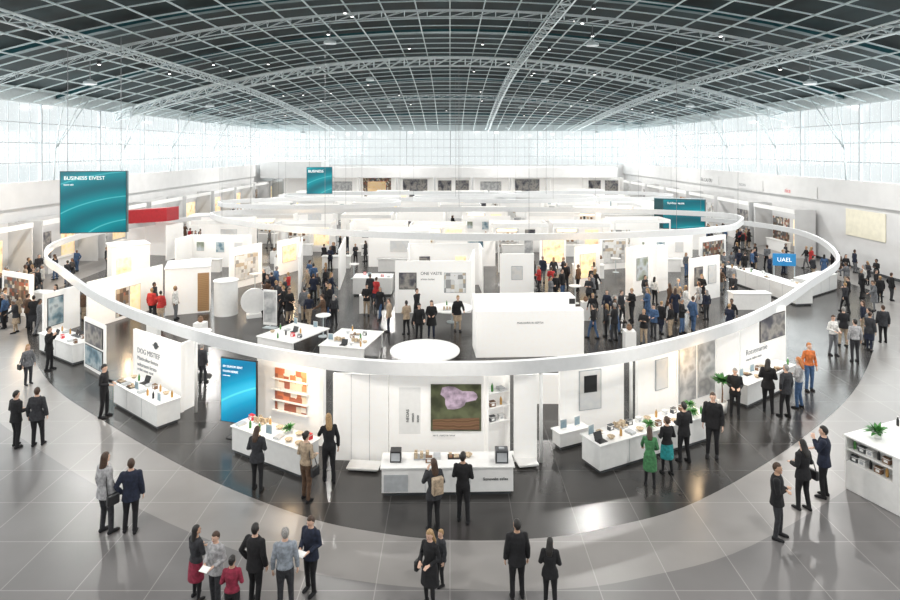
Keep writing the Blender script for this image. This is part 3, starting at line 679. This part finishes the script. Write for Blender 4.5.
# ---- F right edge display
M,L=frame(G(845,488),G(925,530)); e=E('shelf_counter',M,'bulky white counter with small stocked shelves at the top','display counter')
hh=1.5; Ls=L*.62
O('counter_body',MB().box(0,L,.4,2.6,0,hh-.05).box(0,L,.0,.4,0,.78).box(Ls,L,.0,.4,.78,hh-.05),[WHITE],parent=e,bevel=.01); O('worktop',MB().box(-.03,L,-.03,2.63,hh-.05,hh),[WHITE],parent=e,bevel=.01)
O('side_panel',MB().box(0,.04,0,.4,.78,hh-.05),[WHITE],parent=e); O('shelf',MB().box(.04,Ls,0,.4,1.1,1.13),[WHITE],parent=e)
for z in(.78,1.13):
    for i in range(int((Ls-.15)/.21)): clone(props[1+(i*3+int(z*10))%7],M@Matrix.Translation((.16+.21*i,.18,z)),'goods on the open counter shelves')
clone(PLS,M@Matrix.Translation((.5,.6,hh))@Matrix.Scale(1.5,4)); clone(PLS,M@Matrix.Translation((1.2,1.3,hh))@Matrix.Scale(1.8,4)); scatter(M@Matrix.Translation((0,1.7,0)),L,.8,hh,6,'goods on the open counter shelves',9); occ(M,L,2.6)
# ---- G left edge
counter((38,352),(72,366),1.0,.9,'white counter with brown samples near the walkway',10,7)
panel((2,312),(32,318),2.4,'white and brown poster wall beside the walkway',[(.1,.9,.5,2.1,'shelf')])
panel((44,338),(80,326),2.2,'white booth partition with a poster',[(.1,.5,.5,1.9,'cool')])
# ---- mid-left block M1
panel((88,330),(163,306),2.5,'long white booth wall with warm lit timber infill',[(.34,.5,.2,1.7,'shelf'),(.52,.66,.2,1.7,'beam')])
def block(a,b,depth,h,label,panels=(),txt=None,lid=True):
    M,L=frame(G(*a),G(*b)); e=E('booth_block',M,label,'exhibition booth')
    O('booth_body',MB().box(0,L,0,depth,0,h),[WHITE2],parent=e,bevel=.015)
    if lid: O('roof_edge',MB().box(-.05,L+.05,-.05,depth+.05,h-.0,h+.08),[WHITE],parent=e)
    for x0,x1,z0,z1,mm in panels: O('inset_panel',MB().box(x0*L,x1*L,-.03,0,z0,z1),[mm],parent=e)
    if txt: text(e,txt,.13,(L*.5,-.01,h*.72),INKG,align='CENTER')
    occ(M,L,depth); return e,M,L
block((165,316),(210,312),2.6,2.6,'white box booth with a timber side panel',[(.72,.98,.1,2.3,WOOD)])
block((112,296),(150,291),2.0,3.1,'stepped taller white booth with yellow lit interior',[(.1,.5,.5,2.4,PIC['beam'])])
def cylo(c,r,h,label):
    p=G(*c); M=Matrix.Translation(p); e=E('round_column',M,label,'round column'); O('drum',MB().lathe([(r,0),(r,h)],n=40),[WHITE],parent=e,smooth=False); O('rim',MB().lathe([(r+.04,h),(r+.04,h+.06)],n=40),[WHITE],parent=e); OCC.append((Matrix.Translation((p.x-r,p.y-r,0)).inverted(),2*r,2*r,.35,0))
cylo((226,314),.65,1.9,'white cylindrical booth drum'); 
M,L=frame(G(245,318),G(263,316)); e=E('circular_display',M,'upright white circular board standing on the floor','display board'); mb=MB(); mb.lathe([(.72,-.05),(.72,.05)],n=32); o=O('disc',mb,[WHITE],parent=e,M=Matrix.Translation((L/2,0,.9))@Matrix.Rotation(math.pi/2,4,'X')); O('foot',MB().box(L/2-.4,L/2+.4,-.25,.25,0,.2),[WHITE],parent=e); occ(M,L,.1)
# ---- desks
def desk(a,b,depth,label,h=.75,n=4,seed=0):
    M,L=frame(G(*a),G(*b)); e=E('white_table',M,label,'table'); O('tabletop',MB().box(0,L,0,depth,h-.05,h),[WHITE],parent=e,bevel=.01)
    O('front_panel',MB().box(.05,L-.05,.04,.08,.05,h-.05),[WHITE],parent=e)
    for x in(.05,L-.11):
        for y_ in(.1,depth-.11): O('leg',MB().box(x,x+.06,y_,y_+.06,0,h-.05),[WHITE],parent=e)
    occ(M,L,depth); scatter(M,L,depth,h,n,'items on the white tables',seed); return M
desk((256,352),(292,360),2.6,'long white table with brochures',n=11,seed=21)
desk((318,362),(364,366),2.6,'long white table with product samples',n=13,seed=22)
def rtable(c,r,h,label,n=0):
    p=G(*c); e=E('round_table',Matrix.Translation(p),label,'round table'); O('tabletop',MB().lathe([(r,h-.05),(r,h)],n=40),[WHITE],parent=e); O('pedestal',MB().lathe([(.3,0),(.3,.03),(.06,.06),(.06,h-.05)],n=20),[STEEL],parent=e,smooth=False)
    OCC.append((Matrix.Translation((p.x-r,p.y-r,0)).inverted(),2*r,2*r,.25,0))
    for i in range(n): clone(props[(i*5)%len(props)],Matrix.Translation(p+Vector((math.cos(i*2.1)*r*.5,math.sin(i*2.1)*r*.5,h))),'items on the round tables')
rtable((425,368),1.5,.78,'large round white table'); rtable((452,322),1.15,.8,'round white table with small bowls',3)
# ---- H1 block
e,M,L=block((476,358),(584,356),.6,2.1,'large plain white booth wall with small lettering',txt='MANVARIS IN SEPTIA',lid=False)
M2=M@Matrix.Translation((0,.75,0)); e=E('booth_block',M2,'taller white booth block with a grey ledge','exhibition booth'); O('booth_body',MB().box(0,L*.96,0,1.0,0,2.5),[WHITE2],parent=e); O('small_screen',MB().box(L*.9,L*.955,-.04,0,2.2,2.44),[BLACK],parent=e); occ(M2,L,1.0)
# ---- H2 text wall and middle partitions
panel((395,313),(470,313),3.0,'white booth wall with black photograph and lettering',[(.06,.28,1.4,2.3,'dark'),(.66,.94,1.2,2.3,'shelf2')],[('ONE VASTE',.24,.34,2.2,INK),('aristo molen',.16,.34,1.9,INK)])
panel((471,313),(475,296),3.0,'white return wall with a narrow picture')
counter((352,296),(392,296),1.5,1.15,'white rounded reception counter',4,31)
panel((633,297),(651,293),3.1,'tall white pillar wall with a picture',[(.2,.8,1.0,2.4,'land')],t=.6)
panel((657,292),(668,290),3.0,'white pillar wall',t=.5)
panel((690,303),(720,297),2.7,'white partition with grey posters',[(.15,.4,1.0,2.1,'dark'),(.6,.85,1.0,2.1,'lite')])
panel((500,300),(534,300),2.9,'white partition with a framed print',[(.35,.65,1.3,2.1,'lite')])
panel((300,300),(303,272),2.7,'white partition seen edge on')
panel((340,290),(346,272),2.7,'slim white partition')
panel((230,290),(262,282),2.8,'white partition with shelves of samples',[(.15,.85,.5,2.2,'shelf2')])
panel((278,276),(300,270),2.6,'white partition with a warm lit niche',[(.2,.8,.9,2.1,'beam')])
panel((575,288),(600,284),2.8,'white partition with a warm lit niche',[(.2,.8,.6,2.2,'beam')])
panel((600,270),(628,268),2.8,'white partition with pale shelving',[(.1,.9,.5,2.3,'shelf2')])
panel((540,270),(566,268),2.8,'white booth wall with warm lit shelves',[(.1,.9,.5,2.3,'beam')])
panel((700,275),(726,270),2.8,'white partition with product shelving',[(.1,.9,.4,2.4,'shelf')])
e,M,L=counter((734,284),(796,306),1.2,1.1,'long white reception counter',9,33)
counter((813,298),(838,290),1.2,1.1,'white angled reception counter',3,34)
M,L=frame(G(773,284),G(796,285)); e=E('blue_sign',M,'blue rectangular sign with white letters on posts','sign'); O('sign_board',MB().box(0,L,0,.1,1.3,2.15),[BLUE],parent=e); text(e,'UAEL',.4,(L*.5,-.01,1.6),INKW,align='CENTER'); O('post',MB().box(.05,.11,.02,.08,0,1.3),[STEEL],parent=e); O('post',MB().box(L-.11,L-.05,.02,.08,0,1.3),[STEEL],parent=e); occ(M,L,.1)
# red fascia booth
d=52.; a=Vector(((127-CX)/F*d,d,0)); b=Vector(((172-CX)/F*d,d-1,0)); M,L=frame(a,b); e=E('red_fascia_booth',M,'white booth topped by a red sign box','exhibition booth')
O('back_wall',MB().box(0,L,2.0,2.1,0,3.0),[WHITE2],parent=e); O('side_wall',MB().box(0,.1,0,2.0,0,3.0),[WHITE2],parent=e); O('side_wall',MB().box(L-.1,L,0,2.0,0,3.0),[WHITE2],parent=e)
h0=3.0; mb=MB().add([(-.1,-.1,h0),(L+.1,-.1,h0+.35),(L+.1,1.4,h0+.35),(-.1,1.4,h0),(-.1,-.1,4.15),(L+.1,-.1,4.5),(L+.1,1.4,4.5),(-.1,1.4,4.15)],[(0,3,2,1),(4,5,6,7),(0,1,5,4),(1,2,6,5),(2,3,7,6),(3,0,4,7)])
O('red_sign_box',mb,[RED],parent=e); occ(M,L,2.1)
# hanging signs
def hsign(x0,x1,y0,y1,d,tilt,label,txts,thick=.2,face=None):
    a=Vector(((x0-CX)/F*d,d-tilt,0)); b=Vector(((x1-CX)/F*d,d+tilt,0)); M,L=frame(a,b); zt=H-(y0-CY)*d/F; zb=H-(y1-CY)*d/F
    e=E('hanging_sign',M@Matrix.Translation((0,0,zb)),label,'hanging sign'); h=zt-zb
    O('sign_box',MB().box(0,L,0,thick,0,h),[TEALD],parent=e); O('sign_face',MB().box(.05,L-.05,-.02,0,.05,h-.05),[face or TEAL],parent=e)
    for k in(.1,.9):
        p=M@Vector((L*k,thick/2,0)); top=zr(p.x,p.y)-zb; O('suspension_cable',MB().lathe([(.02,h),(.02,top)],(L*k,thick/2,0),6),[CABLE],parent=e)
    for s_,sz,fx,fz in txts: text(e,s_,sz,(L*fx,-.03,h*fz),INKW)
hsign(63,124,171,233,36,.3,'large teal hanging sign with white headline',[('BUSINESS EIVEST',.31,.06,.86),('sone tale',.15,.06,.77)],.3)
hsign(307,332,167,194,70,.2,'small teal hanging sign with white lettering',[('BUSINESS',.42,.06,.8)])
d=57.; a=Vector(((657-CX)/F*d,d+.8,0)); b=Vector(((703-CX)/F*d,d-.6,0)); M,L=frame(a,b); e=E('teal_sign_tower',M,'dark teal sign tower standing on a white base','sign tower'); O('tower_body',MB().box(0,L,0,1.0,0,4.75),[TEALD],parent=e); O('sign_face',MB().box(L*.18,L-.1,-.03,0,1.95,4.65),[TEAL],parent=e); O('white_base',MB().box(-.03,L+.03,-.04,1.04,0,1.85),[WHITE2],parent=e); text(e,'Sunhesi veste',.28,(L*.26,-.05,4.25),INKW); occ(M,L,1.2)
# ------------------------------------------------------------ generic booths
def booth_proto(label,w,dp,h,pics,side=(1,1),fas=None,dark=False,txt=None,wallm=None,fr=False,niche=False):
    ps=[]; wm=wallm or WHITE2
    ps.append(('back_wall',MB().box(0,w,dp-.1,dp,0,h),[wm],False))
    if side[0]: ps.append(('side_wall',MB().box(0,.1,0,dp-.1,0,h),[wm],False))
    if side[1]: ps.append(('side_wall',MB().box(w-.1,w,0,dp-.1,0,h),[wm],False))
    if fas: ps.append(('fascia',MB().box(0,w,-.05,.08,h-.35,h),[fas],False))
    if fr:
        ps.append(('post',MB().box(0,.1,0,.1,0,h-.3),[WHITE],False)); ps.append(('post',MB().box(w-.1,w,0,.1,0,h-.3),[WHITE],False))
        ps.append(('frame_beam',MB().box(0,w,0,.1,h-.3,h).box(0,.1,.1,dp-.1,h-.3,h).box(w-.1,w,.1,dp-.1,h-.3,h),[WHITE],False))
    if niche:
        ps.append(('shelf_unit',MB().box(w*.1,w*.14,dp-.5,dp-.1,0,2.2).box(w*.5,w*.54,dp-.5,dp-.1,0,2.2).box(w*.14,w*.5,dp-.5,dp-.1,.5,.54).box(w*.14,w*.5,dp-.5,dp-.1,1.0,1.04).box(w*.14,w*.5,dp-.5,dp-.1,1.5,1.54).box(w*.1,w*.54,dp-.5,dp-.1,2.2,2.25),[WHITE],False))
        q=random.Random(len(label))
        for z in(.54,1.04,1.54):
            for i in range(4): 
                x=w*(.16+.08*i); ps.append(('shelf_goods',MB().box(x,x+.22,dp-.4,dp-.2,z,z+q.uniform(.1,.32)),[(BROWN,GREYD,SAND)[i%3]],False))
        ps.append(('added_glow_strip',MB().box(w*.14,w*.5,dp-.14,dp-.12,1.95,2.16),[WARML],False))  # glowing strip added for a warm glow in the shelf unit
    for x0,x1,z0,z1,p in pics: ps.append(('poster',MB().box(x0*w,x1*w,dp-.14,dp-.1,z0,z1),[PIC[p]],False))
    ps.append(('base_counter',MB().box(w*.2,w*.65,.5,1.0,0,.95).box(w*.18,w*.67,.45,1.05,.95,1.0),[WHITE],False))
    return proto('exhibition_booth',label,'exhibition booth',ps)
BV=[booth_proto('white booth with small dark photographs',5,2.6,2.9,[(.15,.3,1.3,2.0,'dark'),(.65,.8,1.3,2.0,'beam')]),
 booth_proto('white booth with fascia and goods on shelves',5,2.6,2.95,[(.66,.85,1.1,2.1,'dark')],fas=WHITE,niche=True),
 booth_proto('open white booth with small framed prints',5,2.6,2.6,[(.1,.22,1.3,2.0,'land'),(.42,.55,1.2,2.0,'cool'),(.72,.85,1.2,2.0,'lite')],side=(1,0)),
 booth_proto('white booth with one light grey poster',5,2.6,3.2,[(.35,.65,1.2,2.1,'lite')],side=(0,1),fas=WHITE),
 booth_proto('white framed booth with warm lit shelves',5,2.6,2.9,[(.6,.9,.6,2.2,'beam')],side=(0,0),fr=True,niche=True),
 booth_proto('open white frame booth with pale shelving',5,2.6,3.3,[(.1,.45,.5,2.1,'shelf2')],side=(0,0),fr=True),
 booth_proto('white frame booth with a blue print',5,2.6,2.7,[(.55,.8,1,2.1,'cool')],side=(0,0),fr=True),
 booth_proto('white booth with brown product shelves and white fascia',5,2.6,3.0,[(.66,.9,.7,2.1,'beam')],fas=WHITE,niche=True)]
SHOPS=[booth_proto('wall shop with brown timber shelving',7,1.8,4.2,[(.05,.45,.4,3.0,'shelf'),(.55,.9,.6,3.0,'beam')],fas=WHITE,wallm=WALLM),
 booth_proto('wall shop with dark display and white fascia',7,1.8,4.2,[(.15,.5,.8,3.0,'dark'),(.68,.92,.8,3,'beam')],fas=WHITE,wallm=WALLM),
 booth_proto('white wall shop with pale posters',7,1.8,4.2,[(.15,.5,1,3.0,'shelf2'),(.6,.9,1,3.0,'beam')],fas=WHITE,wallm=WALLM),
 booth_proto('wall shop with red brown display',7,1.8,4.2,[(.1,.5,.8,3.0,'warm'),(.6,.9,.4,3.0,'shelf')],fas=WHITE,wallm=WALLM)]
rr=random.Random(5); last=-1
for y in(39,46,52.5,59.5,66,73,80,87,93.5):
    x=-26+rr.uniform(0,2) if y>50 else -21
    while x<(21.5 if y>50 else 15):
        ok=all(free((x+dx,y+dy)) for dx in(.2,1.3,2.5,3.7,4.8) for dy in(.1,1.3,2.5)) and not(y<42 and (-2<x<8))
        if ok and rr.random()<.88:
            M=Matrix.Translation((x,y+rr.uniform(-.4,.4),0))@Matrix.Rotation(rr.uniform(-.06,.06),4,'Z')
            k=rr.randrange(len(BV)); k=(k+1)%len(BV) if k==last else k; last=k
            clone(BV[k],M,'white trade fair booths'); occ(M,5,2.6,.3); x+=5.35 if rr.random()<.55 else 7.2
        else: x+=1.3
for i in range(9):
    y=36+8*i
    M=Matrix.Translation((-W+2.1,y,0))@Matrix.Rotation(math.pi/2,4,'Z'); clone(SHOPS[i%4],M,'shop units along the side walls'); occ(M,7,1.8)
    if i>1: M=Matrix.Translation((W-2.1,y+7,0))@Matrix.Rotation(-math.pi/2,4,'Z'); clone(SHOPS[(i+2)%4] ,M,'shop units along the side walls'); occ(M,7,1.8)
BK=[booth_proto('plain white rear wall unit',6,2,4.7,[]),booth_proto('rear wall unit with one dark opening',6,2,4.7,[(.12,.82,1.2,4.4,'dark')]),booth_proto('rear wall unit with two dark openings',6,2,4.7,[(.06,.44,1.2,4.2,'dark'),(.56,.94,1.2,4.2,'dark')]),booth_proto('rear wall unit with brown framed display',6,2,4.7,[(.05,.85,.6,4.6,'shelf'),(.18,.7,1.0,4.0,'beam')]),booth_proto('rear wall unit with grey panels',6,2,4.7,[(.2,.8,1.2,4.0,'glassy')])]
for i in range(9):
    M=Matrix.Translation((-28+6.4*i,101,0)); clone(BK[(0,4,3,1,2,4,1,0,2)[i]],M,'display units along the rear wall')
trim(MB().box(-20,28,100,104,4.8,6.5),[WALLM]); trim(MB().box(-31,-21,98,104,4.8,7.6),[WALLM])
# right wall posters & lettering
for y,s_,m_,z in((53,'nice',REDINK,5.4),(72,'EIA CAU DU',INK,5.5),(62,'mcoss',INKG,5.5)):
    e=O('wall_lettering',MB().box(-.02,5.2,0,.04,-.25,.75),[WALLM],M=Matrix.Translation((W-.31,y+4,z))@Matrix.Rotation(-math.pi/2,4,'Z'),label='white wall sign board with lettering',cat='sign'); text(e,s_,.6,(.2,-.01,0),m_)
e=O('wall_poster',MB().box(0,4.4,0,.06,0,2.1),[YEL],M=Matrix.Translation((W-.08,48.4,2.6))@Matrix.Rotation(-math.pi/2,4,'Z'),label='pale cream poster on the white side wall',cat='poster')
# furniture in the aisles
PLN=proto('display_plinth','white square plinth carrying a small product','display plinth',[('plinth_body',MB().box(-.25,.25,-.25,.25,0,1.0),[WHITE],False),('product',MB().lathe([(.05,1.0),(.14,1.08),(.1,1.25),(.04,1.3)],n=14),[BROWN],True)])
HT=proto('high_table','white round bar table on a steel stem','bar table',[('tabletop',MB().lathe([(.38,1.05),(.38,1.09)],n=24),[WHITE],False),('stem',MB().lathe([(.25,0),(.25,.02),(.03,.04),(.03,1.05)],n=16),[STEEL],False)])
PS=proto('poster_stand','freestanding poster board with a pale print','poster stand',[('board',MB().box(-.4,.4,-.03,.03,.15,2.0),[WHITE],False),('poster',MB().box(-.36,.36,-.036,-.03,.3,1.9),[PIC['glassy']],False),('foot',MB().box(-.35,.35,-.2,.2,0,.03).box(-.03,.03,-.03,.03,.03,.15),[STEEL],False)])
LC=proto('low_counter','long low white demonstration counter in an aisle','counter',[('counter_body',MB().box(-1.1,1.1,-.35,.35,0,.92),[WHITE],False),('worktop',MB().box(-1.15,1.15,-.4,.4,.92,.97),[WHITE],False)])
rp=random.Random(17); k=t=0
while k<70 and t<5000:
    t+=1; p=Vector((rp.uniform(-25,25),rp.uniform(27,90),0))
    if p.y<34 and (p.x<-15 or p.x>13): continue
    key=rp.choice([PLN,PLN,HT,PS,LC]); big=key is LC
    if not free(p,1.0 if big else .25) or any((q-p.to_2d()).length<(1.9 if big else 1.0) for q in PLACED): continue
    M=Matrix.Translation(p)@Matrix.Rotation(rp.uniform(-.3,.3),4,'Z'); clone(key,M,'small displays in the aisles'); PLACED.append(p.to_2d()); k+=1
    if big: occ(M@Matrix.Translation((-1.15,-.4,0)),2.3,.8,.3)
# ------------------------------------------------------------ lamps: downlights, booth spots and warm lights are added for brightness
for x in(-24,-8,9.5,24):
    for y in(-8,8,22,40,60,80,98):
        z=zr(x,y)-1.6
        e=E('added_downlight',Matrix.Translation((x,y,z)),'added round white downlight hanging from the roof grid','ceiling lamp','added roof downlights')  # fixtures added to carry the extra light the hall needs
        O('housing',MB().lathe([(.42,.02),(.4,.18),(.15,.3),(.15,.34)],n=24),[STEEL],parent=e); O('rod',MB().lathe([(.03,.34),(.03,zr(x,y)-z)],n=8),[CABLE],parent=e)
        area((0,0,0),(0,0,0),.8,.8,1050 if y<15 else (1250 if y<30 else 1550),(1,.97,.93),'added_lamp_light',e,'DISK')
sp=proto('ceiling_spotlight','small bright ceiling spotlight fixed under the roof grid','spotlight',[('housing',MB().lathe([(.1,0),(.14,.02),(.14,.25)],n=10),[GREYD],True),('lens',MB().lathe([(.1,-.02),(.1,.0)],n=10),[LAMP],False)])
for i in range(46):
    x=rr.uniform(-26,26); y=rr.uniform(34,95)
    if min(abs(x+21),abs(x-6.8),abs(x-22))<.8: x+=2
    clone(sp,Matrix.Translation((x,y,zr(x,y)-.25)),'small roof spotlights')
for (x,y,en) in((300,505,700),(440,520,700),(660,500,700),(150,450,700),(770,430,700)):
    p=G(x,y); l=bpy.data.lights.new('added_booth_spot','SPOT'); l.energy=en; l.spot_size=1.3; l.spot_blend=.8; l.shadow_soft_size=.25; l.color=(1,.94,.85); o=bpy.data.objects.new('added_booth_spot',l); COL.objects.link(o); o.location=(p.x*1.0,p.y+.5,6.5); o.rotation_euler=(math.radians(42),0,math.atan2(-p.x,p.y)*1.0)  # added spots without fixtures, to light booths and make floor pools
for (x,y,en) in((20,322,110),(128,326,110),(128,300,110),(150,275,110),(250,296,110),(290,280,110),(560,278,110),(590,295,110),(690,312,110),(300,250,110),(430,262,110),(600,252,110),(60,285,110),(290,452,60),(700,424,45)):
    p=G(x,y); l=bpy.data.lights.new('added_warm_light','POINT'); l.energy=en; l.shadow_soft_size=.15; l.color=(1,.7,.4); o=bpy.data.objects.new('added_warm_light',l); COL.objects.link(o); o.location=(p.x,p.y,2.3)  # added warm point lights without fixtures, for glow inside the booths
# ------------------------------------------------------------ crowd
CR_=[((2,46),(283,335),20),((55,85),(300,322),5),((150,190),(300,322),6),((262,335),(286,330),28),((323,348),(262,270),6),((365,395),(300,335),5),((400,470),(322,340),4),((532,596),(282,308),18),
 ((590,650),(318,345),10),((645,735),(300,338),20),((650,735),(272,296),9),((735,835),(262,280),16),((838,895),(272,312),14),((815,895),(335,352),3),((250,328),(214,238),40),((700,730),(236,250),8),((330,480),(250,264),14),((480,640),(246,258),10),((60,130),(265,285),8),((180,260),(240,268),14),((340,640),(222,236),26),((190,330),(236,256),22),((735,800),(232,250),8),((0,60),(255,280),12),((130,250),(218,232),10),((0,30),(300,330),5),((845,895),(240,262),6)]
pal=['black']*8+['char']*5+['navy']*3+['grey','grey','lgrey','white','beige','brown','red','blue']
rc=random.Random(3)
def crowd_at(p):
    me=rc.choice(CM); o=bpy.data.objects.new('person',me); COL.objects.link(o); s_=rc.uniform(.94,1.08)
    o.matrix_basis=Matrix.Translation((p.x,p.y,0))@Matrix.Rotation(rc.uniform(0,6.28),4,'Z')@Matrix.Scale(s_,4)
    tc=rc.choice(pal); bc=rc.choice(['black','black','char','navy','grey','beige','blue'])
    ms=[SK[rc.choice('aaabc')],CL[tc],CL[bc],HC[rc.choice(['black','brown','brown','blond','grey'])],CL['black']]
    for i,m_ in enumerate(ms): o.material_slots[i].link='OBJECT'; o.material_slots[i].material=m_
    setp(o,'visitor in %s top and %s lower clothing among the booths'%(CN[tc],CN[bc]),'person','crowd of fair visitors')
for (x0,x1),(y0,y1),n in CR_:
    k=0;t=0
    while k<n and t<n*40:
        t+=1; p=G(rc.uniform(x0,x1),rc.uniform(y0,y1))
        if abs(p.x)>W-1.0 or not free(p,.08): continue
        if any((q-Vector((p.x,p.y))).length<.62 for q in PLACED): continue
        PLACED.append(Vector((p.x,p.y))); crowd_at(p); k+=1
for r_,ch in PROTO.values():
    for c_ in ch: bpy.data.objects.remove(c_)
    bpy.data.objects.remove(r_)
# ------------------------------------------------------------ camera
cam=bpy.data.cameras.new('Camera'); cam.lens=24; cam.sensor_width=36; cam.shift_y=-(300-CY)/900.; cam.clip_end=400
co=bpy.data.objects.new('Camera',cam); COL.objects.link(co); co.location=(0,0,H); co.rotation_euler=(math.pi/2,0,0); SC.camera=co
